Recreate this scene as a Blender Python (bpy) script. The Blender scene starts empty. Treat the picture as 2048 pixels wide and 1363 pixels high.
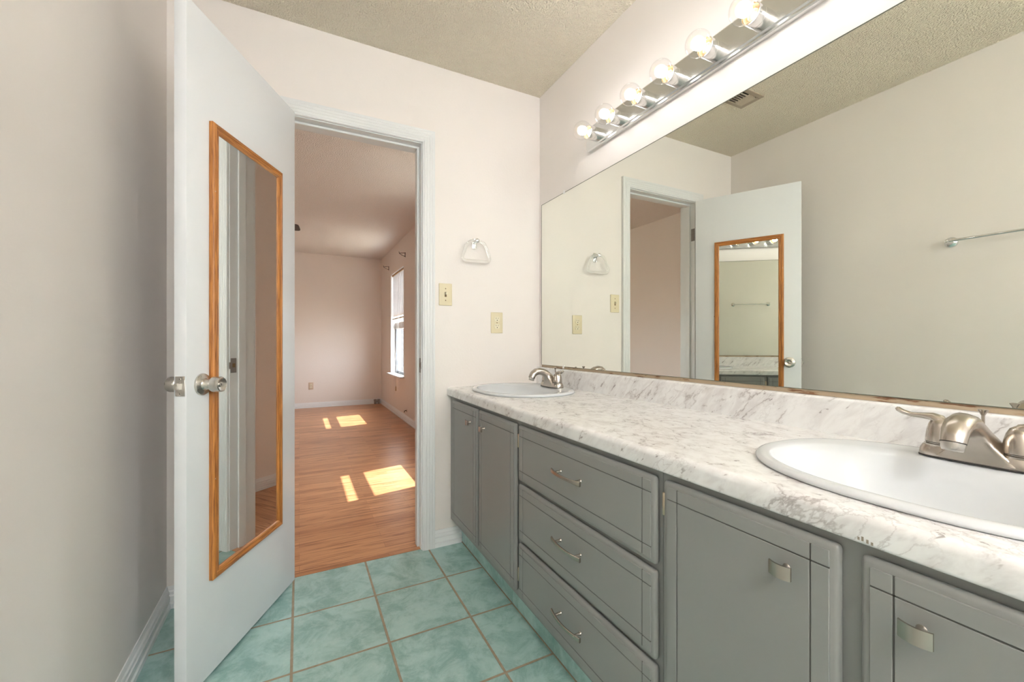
import bpy, bmesh, math, random
from mathutils import Vector, Matrix
random.seed(4)
S = bpy.context.scene
COL = S.collection
PI = math.pi

# ------------------------------------------------------------------ camera, world, sun, exposure
cam_d = bpy.data.cameras.new('camera')
cam_d.sensor_width = 36.0
cam_d.lens = 836.08 / 2048 * 36.0
cam_d.shift_y = 2.16 / 2048
cam_d.clip_start = 0.02
cam = bpy.data.objects.new('camera', cam_d)
cam.location = (0, 0, 1.0384)
cam.rotation_euler = (PI / 2, 0, -math.radians(26.9733))
COL.objects.link(cam)
S.camera = cam

S.view_settings.view_transform = 'Standard'
S.view_settings.look = 'None'
S.view_settings.gamma = 1.0
S.view_settings.use_curve_mapping = False
S.view_settings.exposure = 0.23

w = bpy.data.worlds.new('sky')
S.world = w
w.use_nodes = True
bg = w.node_tree.nodes['Background']
bg.inputs['Color'].default_value = (0.90, 0.95, 1.0, 1)
bg.inputs['Strength'].default_value = 20.0

sun_d = bpy.data.lights.new('sun', 'SUN')
sun_d.energy = 16.0
sun_d.angle = math.radians(0.6)
sun_d.color = (1.0, 0.93, 0.84)
sun = bpy.data.objects.new('sun', sun_d)
sun.location = (6, 8, 8)
sun.rotation_euler = Vector((-1.0, -0.20, -1.38)).to_track_quat('-Z', 'Y').to_euler()
COL.objects.link(sun)

GLOBE_L = 104.0         # radiance of the ceiling globe behind the camera
BULB_L = 31.0          # radiance of each glowing bulb core
BULB_C = (1.0, 0.985, 0.985)

def portal(name, loc, rot, sx, sy):      # guides sky light through a window opening
    l = bpy.data.lights.new(name, 'AREA'); l.shape = 'RECTANGLE'; l.size = sx; l.size_y = sy
    l.cycles.is_portal = True
    o = bpy.data.objects.new(name, l); o.location = loc; o.rotation_euler = rot; COL.objects.link(o)
FILL_WIN = (.50, 1.0, 1.25, 1.7)     # x0, x1, z0, z1 of an unseen opening added behind the camera for fill light
portal('sky_portal', ((FILL_WIN[0] + FILL_WIN[1]) / 2, -1.79, (FILL_WIN[2] + FILL_WIN[3]) / 2), (PI / 2, 0, 0), FILL_WIN[1] - FILL_WIN[0], FILL_WIN[3] - FILL_WIN[2])
portal('sky_portal', (1.37, 6.06, 1.316), (0, PI / 2, 0), 1.48, .88)
portal('sky_portal', (1.37, 3.40, 1.316), (0, PI / 2, 0), 1.48, .68)

S.cycles.max_bounces = 14
S.cycles.diffuse_bounces = 7
S.cycles.glossy_bounces = 10
S.cycles.transparent_max_bounces = 16
S.cycles.sample_clamp_indirect = 0.0

# ------------------------------------------------------------------ key dimensions (metres)
D = 2.0689        # face of the doorway wall
DB = 2.19         # its bedroom face
XR = 1.2314       # mirror wall
XL = -0.4618      # left wall
CE = 2.44         # ceiling
YB = -1.7         # wall behind
BXR = 1.243       # bedroom window wall
BY = 7.33         # bedroom far wall
JL, JR, JT = -0.069, 0.5431, 2.030   # door opening between the jambs

# ------------------------------------------------------------------ mesh helpers
class MB:
    """collects shapes into one mesh"""
    def __init__(self):
        self.v = []; self.f = []; self.m = []
    def add(self, vs, fs, mi=0, M=None):
        b = len(self.v)
        for p in vs:
            p = Vector(p)
            if M is not None: p = M @ p
            self.v.append(p)
        for f in fs:
            self.f.append([i + b for i in f]); self.m.append(mi)
        return self
    def addbm(self, bm, mi=0, M=None):
        bm.verts.index_update()
        self.add([v.co.copy() for v in bm.verts], [[v.index for v in f.verts] for f in bm.faces], mi, M)
        bm.free(); return self
    def box(self, lo, hi, bev=0.0, seg=2, mi=0, M=None):
        bm = bmesh.new()
        bmesh.ops.create_cube(bm, size=1)
        for v in bm.verts:
            for i in range(3):
                v.co[i] = lo[i] if v.co[i] < 0 else hi[i]
        if bev > 0:
            bmesh.ops.bevel(bm, geom=list(bm.edges), offset=bev, segments=seg, affect='EDGES', profile=0.5, clamp_overlap=True)
        return self.addbm(bm, mi, M)
    def lathe(self, prof, M=None, seg=32, mi=0, capb=True, capt=True):
        vs = []; fs = []; n = len(prof)
        for r, z in prof:
            for k in range(seg):
                a = 2 * PI * k / seg
                vs.append((r * math.cos(a), r * math.sin(a), z))
        for i in range(n - 1):
            for k in range(seg):
                k2 = (k + 1) % seg
                fs.append([i * seg + k, i * seg + k2, (i + 1) * seg + k2, (i + 1) * seg + k])
        if capb: fs.append([k for k in range(seg)][::-1])
        if capt: fs.append([(n - 1) * seg + k for k in range(seg)])
        return self.add(vs, fs, mi, M)
    def tube(self, path, rad, seg=12, closed=False, mi=0, M=None, up=Vector((0, 0, 1)), flat=None):
        """sweep of a round or elliptic section; rad: number, list, or list of (ru, rv)"""
        P = [Vector(p) for p in path]; n = len(P)
        vs = []; fs = []; prev = None
        for i in range(n):
            if closed: t = P[(i + 1) % n] - P[i - 1]
            else: t = P[min(i + 1, n - 1)] - P[max(i - 1, 0)]
            t.normalize()
            if prev is None:
                u = up.cross(t)
                if u.length < 1e-4: u = Vector((1, 0, 0)).cross(t)
            else:
                u = prev - t * prev.dot(t)
            u.normalize(); prev = u; vv = t.cross(u)
            r = rad[i] if isinstance(rad, (list, tuple)) else rad
            ru, rv = r if isinstance(r, (list, tuple)) else (r, r)
            for k in range(seg):
                a = 2 * PI * k / seg
                vs.append(P[i] + u * (ru * math.cos(a)) + vv * (rv * math.sin(a)))
        m = n if closed else n - 1
        for i in range(m):
            j = (i + 1) % n
            for k in range(seg):
                k2 = (k + 1) % seg
                fs.append([i * seg + k, i * seg + k2, j * seg + k2, j * seg + k])
        if not closed:
            fs.append([k for k in range(seg)][::-1]); fs.append([(n - 1) * seg + k for k in range(seg)])
        return self.add(vs, fs, mi, M)
    def prism(self, poly, a, b, place, mi=0):
        """poly: 2-D points; place(p, q, t) -> 3-D; swept from t=a to t=b"""
        n = len(poly)
        vs = [place(p, q, a) for p, q in poly] + [place(p, q, b) for p, q in poly]
        fs = [[i, (i + 1) % n, n + (i + 1) % n, n + i] for i in range(n)]
        fs.append(list(range(n))[::-1]); fs.append([n + i for i in range(n)])
        return self.add(vs, fs, mi)
    def rings(self, rings, mi=0, capend=True, capstart=False):
        n = len(rings[0]); vs = [p for r in rings for p in r]; fs = []
        for i in range(len(rings) - 1):
            for k in range(n):
                k2 = (k + 1) % n
                fs.append([i * n + k, i * n + k2, (i + 1) * n + k2, (i + 1) * n + k])
        if capend: fs.append([(len(rings) - 1) * n + k for k in range(n)])
        if capstart: fs.append([k for k in range(n)][::-1])
        return self.add(vs, fs, mi)
    def build(self, name, mats, parent=None, smooth=40):
        me = bpy.data.meshes.new(name)
        off = Vector((0, 0, 0))
        me.from_pydata([tuple(p) for p in self.v], [], self.f)
        if not isinstance(mats, (list, tuple)): mats = [mats]
        for m in mats: me.materials.append(m)
        me.polygons.foreach_set('material_index', self.m)
        bm = bmesh.new(); bm.from_mesh(me)
        bmesh.ops.recalc_face_normals(bm, faces=bm.faces)
        bm.to_mesh(me); bm.free()
        if smooth:
            me.polygons.foreach_set('use_smooth', [True] * len(me.polygons))
            me.set_sharp_from_angle(angle=math.radians(smooth))
        me.update()
        o = bpy.data.objects.new(name, me)
        COL.objects.link(o)
        if parent is not None: o.parent = parent
        return o

def tag(o, label=None, cat=None, group=None, kind=None):
    if label: o['label'] = label
    if cat: o['category'] = cat
    if group: o['group'] = group
    if kind: o['kind'] = kind
    return o

def thing(name, label, cat, loc=(0, 0, 0), rz=0.0, group=None, kind=None):
    o = bpy.data.objects.new(name, None)
    o.empty_display_size = 0.05
    COL.objects.link(o)
    o.location = loc; o.rotation_euler = (0, 0, rz)
    return tag(o, label, cat, group, kind)

def copy_tree(o, parent=None):
    kids = list(o.children)
    c = o.copy(); COL.objects.link(c)
    if parent is not None: c.parent = parent
    for k in kids: copy_tree(k, c)
    return c

def struct(name, mb, mats, label, cat, smooth=40, parent=None):
    o = mb.build(name, mats, parent, smooth)
    if parent is None: tag(o, label, cat, None, 'structure')
    return o

def toX(M=None, s=1):   # matrix that turns a lathe's +Z axis to -X (s=1) or +X (s=-1)
    return Matrix.Rotation(-PI / 2 * s, 4, 'Y')
def toY(s=1):           # +Z axis to -Y (s=1) or +Y
    return Matrix.Rotation(PI / 2 * s, 4, 'X')
T = Matrix.Translation

# ------------------------------------------------------------------ materials
def new_mat(name):
    m = bpy.data.materials.new(name); m.use_nodes = True
    nt = m.node_tree
    return m, nt, nt.nodes['Principled BSDF']

def N(nt, typ, **kw):
    n = nt.nodes.new(typ)
    for k, v in kw.items():
        if k == 'inp':
            for a, b in v.items(): n.inputs[a].default_value = b
        else: setattr(n, k, v)
    return n

def math_n(nt, op, a, b=None, c=None):
    n = nt.nodes.new('ShaderNodeMath'); n.operation = op
    for i, x in enumerate((a, b, c)):
        if x is None: continue
        if isinstance(x, (int, float)): n.inputs[i].default_value = x
        else: nt.links.new(x, n.inputs[i])
    return n.outputs[0]

def mapr(nt, val, a, b, c=0.0, d=1.0, smooth=True):
    n = nt.nodes.new('ShaderNodeMapRange')
    if smooth: n.interpolation_type = 'SMOOTHSTEP'
    nt.links.new(val, n.inputs['Value'])
    for k, v in zip(('From Min', 'From Max', 'To Min', 'To Max'), (a, b, c, d)): n.inputs[k].default_value = v
    return n.outputs['Result']

def mixc(nt, fac, a, b, mode='MIX'):
    n = nt.nodes.new('ShaderNodeMix'); n.data_type = 'RGBA'; n.blend_type = mode
    for i, x in ((0, fac), (6, a), (7, b)):
        if isinstance(x, (int, float)): n.inputs[i].default_value = x
        elif isinstance(x, tuple): n.inputs[i].default_value = (*x[:3], 1)
        else: nt.links.new(x, n.inputs[i])
    return n.outputs[2]

def objco(nt, scale=(1, 1, 1), rot=(0, 0, 0), loc=(0, 0, 0)):
    tc = nt.nodes.new('ShaderNodeTexCoord')
    mp = nt.nodes.new('ShaderNodeMapping')
    nt.links.new(tc.outputs['Object'], mp.inputs['Vector'])
    mp.inputs['Scale'].default_value = scale; mp.inputs['Rotation'].default_value = rot; mp.inputs['Location'].default_value = loc
    return mp.outputs['Vector']

def noise(nt, vec, scale, detail=4, rough=0.5, dist=0.0):
    n = nt.nodes.new('ShaderNodeTexNoise')
    n.inputs['Scale'].default_value = scale; n.inputs['Detail'].default_value = detail
    n.inputs['Roughness'].default_value = rough; n.inputs['Distortion'].default_value = dist
    nt.links.new(vec, n.inputs['Vector'])
    return n.outputs['Fac']

def bump(nt, bsdf, height, strength, dist=0.002):
    b = nt.nodes.new('ShaderNodeBump')
    b.inputs['Strength'].default_value = strength; b.inputs['Distance'].default_value = dist
    nt.links.new(height, b.inputs['Height'])
    nt.links.new(b.outputs['Normal'], bsdf.inputs['Normal'])

def plain(name, col, rough=0.5, metal=0.0, spec=0.5, vary=0.0, vscale=8.0, bumps=None):
    m, nt, b = new_mat(name)
    b.inputs['Roughness'].default_value = rough
    b.inputs['Metallic'].default_value = metal
    b.inputs['Specular IOR Level'].default_value = spec
    v = objco(nt)
    f = noise(nt, v, vscale, 4)
    dark = tuple(c * (1 - vary) for c in col)
    nt.links.new(mixc(nt, f, dark, tuple(min(1, c * (1 + vary)) for c in col)), b.inputs['Base Color'])
    if bumps:
        bump(nt, b, noise(nt, v, bumps[0], 3), bumps[1], bumps[2])
    return m

WALLC = (0.80, 0.755, 0.725)
M_wall = plain('wall_paint', WALLC, 0.42, spec=0.35, vary=0.015, vscale=1.5, bumps=(90, 0.25, 0.0015))
M_bwall = plain('bedroom_paint', (0.80, 0.735, 0.685), 0.6, spec=0.3, vary=0.015, vscale=1.5, bumps=(110, 0.5, 0.002))

def popcorn(name, col):
    m, nt, b = new_mat(name)
    b.inputs['Roughness'].default_value = 0.75; b.inputs['Specular IOR Level'].default_value = 0.3
    v = objco(nt)
    vo = N(nt, 'ShaderNodeTexVoronoi', feature='SMOOTH_F1')
    vo.inputs['Scale'].default_value = 140; vo.inputs['Smoothness'].default_value = 0.6
    nt.links.new(v, vo.inputs['Vector'])
    n2 = noise(nt, v, 170, 3, 0.6)
    h = math_n(nt, 'ADD', math_n(nt, 'MULTIPLY', vo.outputs['Distance'], -1.2), n2)
    bump(nt, b, h, 1.0, 0.006)
    nt.links.new(mixc(nt, n2, tuple(c * 0.93 for c in col), tuple(c * 1.06 for c in col)), b.inputs['Base Color'])
    return m
M_ceil = popcorn('popcorn_ceiling', (0.82, 0.75, 0.615))
M_bceil = popcorn('bedroom_popcorn', (0.82, 0.765, 0.72))

def tile_mat(name='green_floor_tile', joints=True):
    m, nt, b = new_mat(name)
    tc = nt.nodes.new('ShaderNodeTexCoord')
    sep = nt.nodes.new('ShaderNodeSeparateXYZ'); nt.links.new(tc.outputs['Object'], sep.inputs[0])
    P = 0.3003
    gx = math_n(nt, 'DIVIDE', math_n(nt, 'ADD', sep.outputs[0], 0.022), P)
    gy = math_n(nt, 'DIVIDE', math_n(nt, 'SUBTRACT', sep.outputs[1], 1.7816), P)
    dx = math_n(nt, 'MULTIPLY', math_n(nt, 'PINGPONG', gx, 0.5), P)
    dy = math_n(nt, 'MULTIPLY', math_n(nt, 'PINGPONG', gy, 0.5), P)
    wob = math_n(nt, 'MULTIPLY', noise(nt, tc.outputs['Object'], 40, 3), 0.0016)
    d = math_n(nt, 'SUBTRACT', math_n(nt, 'MINIMUM', dx, dy), wob)
    g = mapr(nt, d, 0.0026, 0.0042)
    cb = nt.nodes.new('ShaderNodeCombineXYZ')
    nt.links.new(math_n(nt, 'FLOOR', gx), cb.inputs[0]); nt.links.new(math_n(nt, 'FLOOR', gy), cb.inputs[1])
    wn = N(nt, 'ShaderNodeTexWhiteNoise', noise_dimensions='3D'); nt.links.new(cb.outputs[0], wn.inputs[0])
    off = N(nt, 'ShaderNodeVectorMath', operation='MULTIPLY_ADD')
    nt.links.new(wn.outputs['Color'], off.inputs[0]); off.inputs[1].default_value = (9, 9, 9); nt.links.new(tc.outputs['Object'], off.inputs[2])
    n1 = noise(nt, off.outputs[0], 9, 10, 0.72, 0.6)
    n2 = noise(nt, off.outputs[0], 30, 8, 0.74, 0.5)
    c1 = mixc(nt, mapr(nt, n1, 0.37, 0.60), (0.24, 0.41, 0.385), (0.40, 0.585, 0.56))
    c2 = mixc(nt, math_n(nt, 'MULTIPLY', mapr(nt, n2, 0.45, 0.75), 0.45), c1, (0.56, 0.70, 0.67))
    c3 = mixc(nt, math_n(nt, 'MULTIPLY', mapr(nt, n2, 0.45, 0.25), 0.35), c2, (0.22, 0.37, 0.33))
    gn = noise(nt, tc.outputs['Object'], 60, 4)
    gr = mixc(nt, gn, (0.26, 0.20, 0.13), (0.44, 0.36, 0.265))
    nt.links.new(mixc(nt, g, gr, c3), b.inputs['Base Color'])
    nt.links.new(mapr(nt, g, 0, 1, 0.85, 0.3), b.inputs['Roughness'])
    if not joints: nt.links.new(c3, b.inputs['Base Color']); return m
    h = math_n(nt, 'ADD', math_n(nt, 'MULTIPLY', g, 1.0), math_n(nt, 'MULTIPLY', n1, 0.25))
    bump(nt, b, h, 0.5, 0.003)
    return m
M_tile = tile_mat()
M_toe = tile_mat('green_toe_tile', False)
M_grout = plain('tan_grout', (0.36, 0.29, 0.21), 0.85, vary=0.2, vscale=60)

def wood_floor():
    m, nt, b = new_mat('laminate_wood_floor')
    v = objco(nt)
    br = N(nt, 'ShaderNodeTexBrick', offset=0.37, offset_frequency=2)
    nt.links.new(v, br.inputs['Vector'])
    for k, x in {'Scale': 1.0, 'Mortar Size': 0.0006, 'Brick Width': 0.62, 'Row Height': 0.064, 'Bias': 0.0, 'Mortar Smooth': 0.3}.items(): br.inputs[k].default_value = x
    br.inputs['Color1'].default_value = (0.47, 0.21, 0.095, 1); br.inputs['Color2'].default_value = (0.66, 0.335, 0.165, 1); br.inputs['Mortar'].default_value = (0.27, 0.11, 0.05, 1)
    sep = nt.nodes.new('ShaderNodeSeparateXYZ'); nt.links.new(v, sep.inputs[0])
    row = math_n(nt, 'FLOOR', math_n(nt, 'DIVIDE', sep.outputs[1], 0.064))
    cb = nt.nodes.new('ShaderNodeCombineXYZ')
    nt.links.new(math_n(nt, 'ADD', math_n(nt, 'MULTIPLY', sep.outputs[0], 2.2), math_n(nt, 'MULTIPLY', row, 7.3)), cb.inputs[0])
    nt.links.new(math_n(nt, 'MULTIPLY', sep.outputs[1], 45), cb.inputs[1])
    g = noise(nt, cb.outputs[0], 1.3, 6, 0.62, 1.2)
    c = mixc(nt, math_n(nt, 'MULTIPLY', mapr(nt, g, 0.50, 0.62), 0.85), br.outputs['Color'], (0.29, 0.11, 0.045))
    c = mixc(nt, math_n(nt, 'MULTIPLY', mapr(nt, g, 0.48, 0.30), 0.55), c, (0.68, 0.38, 0.21))
    nt.links.new(c, b.inputs['Base Color'])
    b.inputs['Roughness'].default_value = 0.29
    b.inputs['Specular IOR Level'].default_value = 0.45
    return m
M_wood = wood_floor()

def marble():
    m, nt, b = new_mat('marble_laminate')
    v0 = objco(nt, rot=(PI / 4, 0, 0.12))
    mp = nt.nodes.new('ShaderNodeMapping'); nt.links.new(v0, mp.inputs['Vector']); mp.inputs['Scale'].default_value = (1.0, 0.36, 1.0); v = mp.outputs['Vector']
    n1 = noise(nt, v, 17, 4, 0.55, 0.8)
    n2 = noise(nt, v, 70, 3, 0.6, 0.4)
    n3 = noise(nt, v, 7, 4, 0.5)
    n4 = noise(nt, v, 36, 5, 0.6, 0.6)
    def cracks(scale, width, amt):
        nz = nt.nodes.new('ShaderNodeTexNoise'); nz.inputs['Scale'].default_value = scale * 1.1; nz.inputs['Detail'].default_value = 5; nz.inputs['Roughness'].default_value = 0.62
        nt.links.new(v, nz.inputs['Vector'])
        ad = N(nt, 'ShaderNodeVectorMath', operation='MULTIPLY_ADD'); nt.links.new(nz.outputs['Color'], ad.inputs[0]); ad.inputs[1].default_value = (amt / scale,) * 3; nt.links.new(v, ad.inputs[2])
        vo = N(nt, 'ShaderNodeTexVoronoi', feature='DISTANCE_TO_EDGE'); vo.inputs['Scale'].default_value = scale; nt.links.new(ad.outputs[0], vo.inputs['Vector'])
        return vo.outputs['Distance']
    c1 = cracks(17, 0, 1.6); c2 = cracks(41, 0, 1.5)
    vein = math_n(nt, 'MULTIPLY', mapr(nt, c1, 0.0, 0.050, 1, 0), mapr(nt, n1, 0.47, 0.64))
    halo = math_n(nt, 'MULTIPLY', mapr(nt, c1, 0.0, 0.24, 1, 0), mapr(nt, n1, 0.45, 0.66))
    vein2 = math_n(nt, 'MULTIPLY', mapr(nt, c2, 0.0, 0.060, 1, 0), mapr(nt, n3, 0.44, 0.62))
    spot = math_n(nt, 'MULTIPLY', mapr(nt, n2, 0.62, 0.70), mapr(nt, n4, 0.46, 0.58))
    cloud = mapr(nt, n4, 0.40, 0.68)
    c = mixc(nt, cloud, (0.80, 0.80, 0.80), (0.70, 0.69, 0.69))
    n5 = noise(nt, v, 19, 3, 0.55, 0.3)
    c = mixc(nt, math_n(nt, 'MULTIPLY', mapr(nt, n5, 0.56, 0.72), 0.36), c, (0.44, 0.39, 0.385))
    c = mixc(nt, math_n(nt, 'MULTIPLY', halo, 0.35), c, (0.50, 0.46, 0.455))
    c = mixc(nt, math_n(nt, 'MULTIPLY', vein, 0.72), c, (0.33, 0.295, 0.29))
    c = mixc(nt, math_n(nt, 'MULTIPLY', vein2, 0.42), c, (0.38, 0.34, 0.335))
    c = mixc(nt, math_n(nt, 'MULTIPLY', spot, 0.8), c, (0.27, 0.24, 0.235))
    nt.links.new(c, b.inputs['Base Color'])
    b.inputs['Roughness'].default_value = 0.24
    return m
M_marble = marble()

def oak(name, axis):
    m, nt, b = new_mat(name)
    sc = {'z': (1, 1, 0.045), 'x': (0.045, 1, 1), 'y': (1, 0.045, 1)}[axis]
    v = objco(nt, scale=sc)
    g = noise(nt, v, 210, 5, 0.6, 0.6)
    c = mixc(nt, mapr(nt, g, 0.35, 0.68), (0.58, 0.235, 0.052), (0.27, 0.085, 0.017))
    nt.links.new(c, b.inputs['Base Color']); b.inputs['Roughness'].default_value = 0.4
    bump(nt, b, g, 0.15, 0.001)
    return m
M_oakz, M_oaky = oak('golden_oak_upright', 'z'), oak('golden_oak_crosswise', 'y')

def brushed(name, col, rough, axis=(1, 1, 1), amt=0.03):
    m, nt, b = new_mat(name)
    b.inputs['Metallic'].default_value = 1.0
    g = noise(nt, objco(nt, scale=axis), 25, 2)
    nt.links.new(mapr(nt, g, 0.2, 0.8, rough - amt * 0.5, rough + amt * 0.5), b.inputs['Roughness'])
    nt.links.new(mixc(nt, g, tuple(c * 0.97 for c in col), tuple(min(1, c * 1.03) for c in col)), b.inputs['Base Color'])
    return m
M_nickel = brushed('brushed_nickel', (0.50, 0.45, 0.40), 0.26)
M_steel = brushed('satin_steel_knob', (0.62, 0.59, 0.55), 0.28)
M_chrome = brushed('chrome', (0.80, 0.81, 0.82), 0.06, amt=0.04)
M_strip = brushed('aged_chrome_strip', (0.74, 0.75, 0.75), 0.19, axis=(1, 1, 1), amt=0.015)
M_socket = brushed('satin_chrome_socket', (0.74, 0.73, 0.71), 0.22, amt=0.015)
M_dull = plain('dull_grey_metal', (0.30, 0.28, 0.26), 0.45, metal=0.8, vary=0.15, vscale=60)
M_brasshinge = brushed('worn_brassy_hinge', (0.62, 0.53, 0.40), 0.3)
M_white = plain('white_trim_paint', (0.72, 0.73, 0.735), 0.33, vary=0.012, vscale=5)
M_base = plain('baseboard_paint', (0.80, 0.81, 0.82), 0.35, vary=0.02, vscale=6)
M_grey = plain('grey_cabinet_paint', (0.258, 0.262, 0.254), 0.38, vary=0.02, vscale=5)
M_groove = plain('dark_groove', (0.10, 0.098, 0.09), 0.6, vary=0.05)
M_porc = plain('white_porcelain', (0.62, 0.64, 0.66), 0.1, spec=0.3, vary=0.004)
M_ivory = plain('ivory_plastic', (0.70, 0.62, 0.43), 0.35, vary=0.01)
M_ivory2 = plain('pale_ivory_plastic', (0.75, 0.69, 0.52), 0.35, vary=0.01)
M_dark = plain('dark_slot', (0.05, 0.04, 0.035), 0.6)
M_brownslot = plain('brown_slot', (0.22, 0.14, 0.07), 0.6)
M_whitepl = plain('white_plastic', (0.80, 0.80, 0.80), 0.4, vary=0.01)
M_vent = plain('tan_painted_metal', (0.43, 0.35, 0.27), 0.5, vary=0.05)
M_louv = plain('pale_tan_louver', (0.60, 0.52, 0.41), 0.5, vary=0.05)
M_ventd = plain('dark_duct', (0.03, 0.028, 0.025), 0.8)
M_bronze = plain('dark_bronze_metal', (0.10, 0.075, 0.06), 0.4, metal=0.6)
M_fan = plain('dark_fan_blade', (0.09, 0.07, 0.06), 0.45, vary=0.1)
M_alu = plain('grey_aluminium', (0.12, 0.13, 0.15), 0.45, metal=0.4, vary=0.05)
M_fence = plain('grey_weathered_fence', (0.040, 0.043, 0.048), 0.5, vary=0.02)
M_ground = plain('pale_dry_ground', (0.42, 0.38, 0.31), 0.9, vary=0.2, vscale=3)
M_sock_in = plain('tan_socket_liner', (0.50, 0.36, 0.20), 0.5, vary=0.05)
M_gold = plain('gold_bulb_collar', (0.85, 0.60, 0.14), 0.3, metal=0.5, vary=0.1, vscale=80)

def mirror_mat(name, col):
    m, nt, b = new_mat(name)
    b.inputs['Metallic'].default_value = 1.0; b.inputs['Roughness'].default_value = 0.0
    b.inputs['Base Color'].default_value = (*col, 1)
    return m
M_mirror = mirror_mat('silvered_glass', (0.855, 0.875, 0.81))
M_mirror2 = mirror_mat('silvered_glass_door', (0.85, 0.865, 0.84))

def channel_mat():   # bare strip under the mirror with old brown adhesive on it
    m, nt, b = new_mat('tan_strip_with_brown_adhesive')
    v = objco(nt, scale=(1, 0.12, 1))
    g = noise(nt, v, 90, 5, 0.6)
    nt.links.new(mixc(nt, mapr(nt, g, 0.55, 0.64), (0.44, 0.345, 0.24), (0.20, 0.09, 0.04)), b.inputs['Base Color'])
    b.inputs['Roughness'].default_value = 0.6
    return m
M_channel = channel_mat()

def door_paint():
    m, nt, b = new_mat('white_door_paint')
    v = objco(nt)
    # the little brown chip on the face of the leaf
    sep = nt.nodes.new('ShaderNodeSeparateXYZ'); nt.links.new(v, sep.inputs[0])
    f = noise(nt, v, 4, 4)
    c = mixc(nt, f, (0.735, 0.755, 0.785), (0.765, 0.78, 0.805))
    nt.links.new(c, b.inputs['Base Color'])
    b.inputs['Roughness'].default_value = 0.36
    return m
M_door = door_paint()

def clear_mat(name, tint, ior_face=0.05, edge=0.6, rough=0.02):
    m = bpy.data.materials.new(name); m.use_nodes = True
    nt = m.node_tree; nt.nodes.clear()
    out = nt.nodes.new('ShaderNodeOutputMaterial')
    tr = nt.nodes.new('ShaderNodeBsdfTransparent'); tr.inputs[0].default_value = (*tint, 1)
    gl = nt.nodes.new('ShaderNodeBsdfGlossy'); gl.inputs['Roughness'].default_value = rough
    lw = nt.nodes.new('ShaderNodeLayerWeight'); lw.inputs['Blend'].default_value = 0.5
    f = mapr(nt, math_n(nt, 'POWER', lw.outputs['Facing'], 4.0), 0, 1, ior_face, edge, smooth=False)
    mx = nt.nodes.new('ShaderNodeMixShader')
    nt.links.new(f, mx.inputs[0]); nt.links.new(tr.outputs[0], mx.inputs[1]); nt.links.new(gl.outputs[0], mx.inputs[2])
    nt.links.new(mx.outputs[0], out.inputs[0])
    return m
M_glass = clear_mat('clear_bulb_glass', (0.97, 0.97, 0.97), 0.04, 0.55)
M_pane = clear_mat('window_glass', (0.93, 0.95, 0.95), 0.04, 0.7)

def acrylic():
    m, nt, b = new_mat('clear_acrylic')
    b.inputs['Transmission Weight'].default_value = 0.9
    b.inputs['IOR'].default_value = 1.45
    b.inputs['Roughness'].default_value = 0.03
    b.inputs['Base Color'].default_value = (0.97, 0.97, 0.95, 1)
    return m
M_acryl = acrylic()

def glow(name, L, col=BULB_C):
    m = bpy.data.materials.new(name); m.use_nodes = True
    nt = m.node_tree; nt.nodes.clear()
    out = nt.nodes.new('ShaderNodeOutputMaterial'); e = nt.nodes.new('ShaderNodeEmission')
    e.inputs[0].default_value = (*col, 1); e.inputs[1].default_value = L
    nt.links.new(e.outputs[0], out.inputs[0])
    return m
M_glow = glow('glowing_bulb_core', BULB_L)
M_globe = glow('glowing_opal_globe', GLOBE_L, (0.95, 0.98, 1.0))

# ------------------------------------------------------------------ the shell
def boxes(*bs):
    mb = MB()
    for lo, hi in bs: mb.box(lo, hi)
    return mb
struct('floor', boxes(((XL - .1, YB - .1, -.06), (XR + .1, 2.0775, 0))), M_tile, 'sea green mottled square floor tiles with brown grout', 'floor', 0)
struct('floor_bedroom', boxes(((-2.5, 2.0785, -.06), (BXR + .2, BY + .1, 0.001))), M_wood, 'orange brown wood strip floor in the room past the doorway', 'floor', 0)
struct('ceiling', boxes(((XL - .1, YB - .1, CE), (XR + .1, D + .05, CE + .08))), M_ceil, 'tan popcorn textured bathroom ceiling', 'ceiling', 0)
struct('ceiling_bedroom', boxes(((-2.5, D + .052, CE), (BXR + .2, BY + .1, CE + .08))), M_bceil, 'pinkish popcorn textured ceiling of the room past the doorway', 'ceiling', 0)
struct('wall_left', boxes(((XL - .1, YB - .1, 0), (XL, D, CE))), M_wall, 'cream painted wall at far left behind the open door', 'wall', 0)
struct('wall_right', boxes(((XR, YB - .1, 0), (XR + .13, D + .05, CE))), M_wall, 'cream wall carrying the wide mirror and the bulb strip', 'wall', 0)
struct('wall_behind', boxes(((XL, YB - .1, 0), (FILL_WIN[0], YB, CE)), ((FILL_WIN[1], YB - .1, 0), (XR, YB, CE)), ((FILL_WIN[0], YB - .1, 0), (FILL_WIN[1], YB, FILL_WIN[2])), ((FILL_WIN[0], YB - .1, FILL_WIN[3]), (FILL_WIN[1], YB, CE))), M_wall, 'cream wall behind the viewer closing the bathroom', 'wall', 0)
RO = 0.019
mb = MB()
for i, y0, y1 in ((0, D, D + .0605), (1, D + .0605, DB)):
    xl = XL - .1 if i == 0 else -2.5
    mb.box((xl, y0, 0), (JL - RO, y1, CE), mi=i)
    mb.box((JR + RO, y0, 0), (XR if i == 0 else BXR, y1, CE), mi=i)
    mb.box((JL - RO, y0, JT + RO), (JR + RO, y1, CE), mi=i)
struct('wall_front', mb, [M_wall, M_bwall], 'cream wall around the doorway with towel ring and outlet', 'wall', 0)
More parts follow.
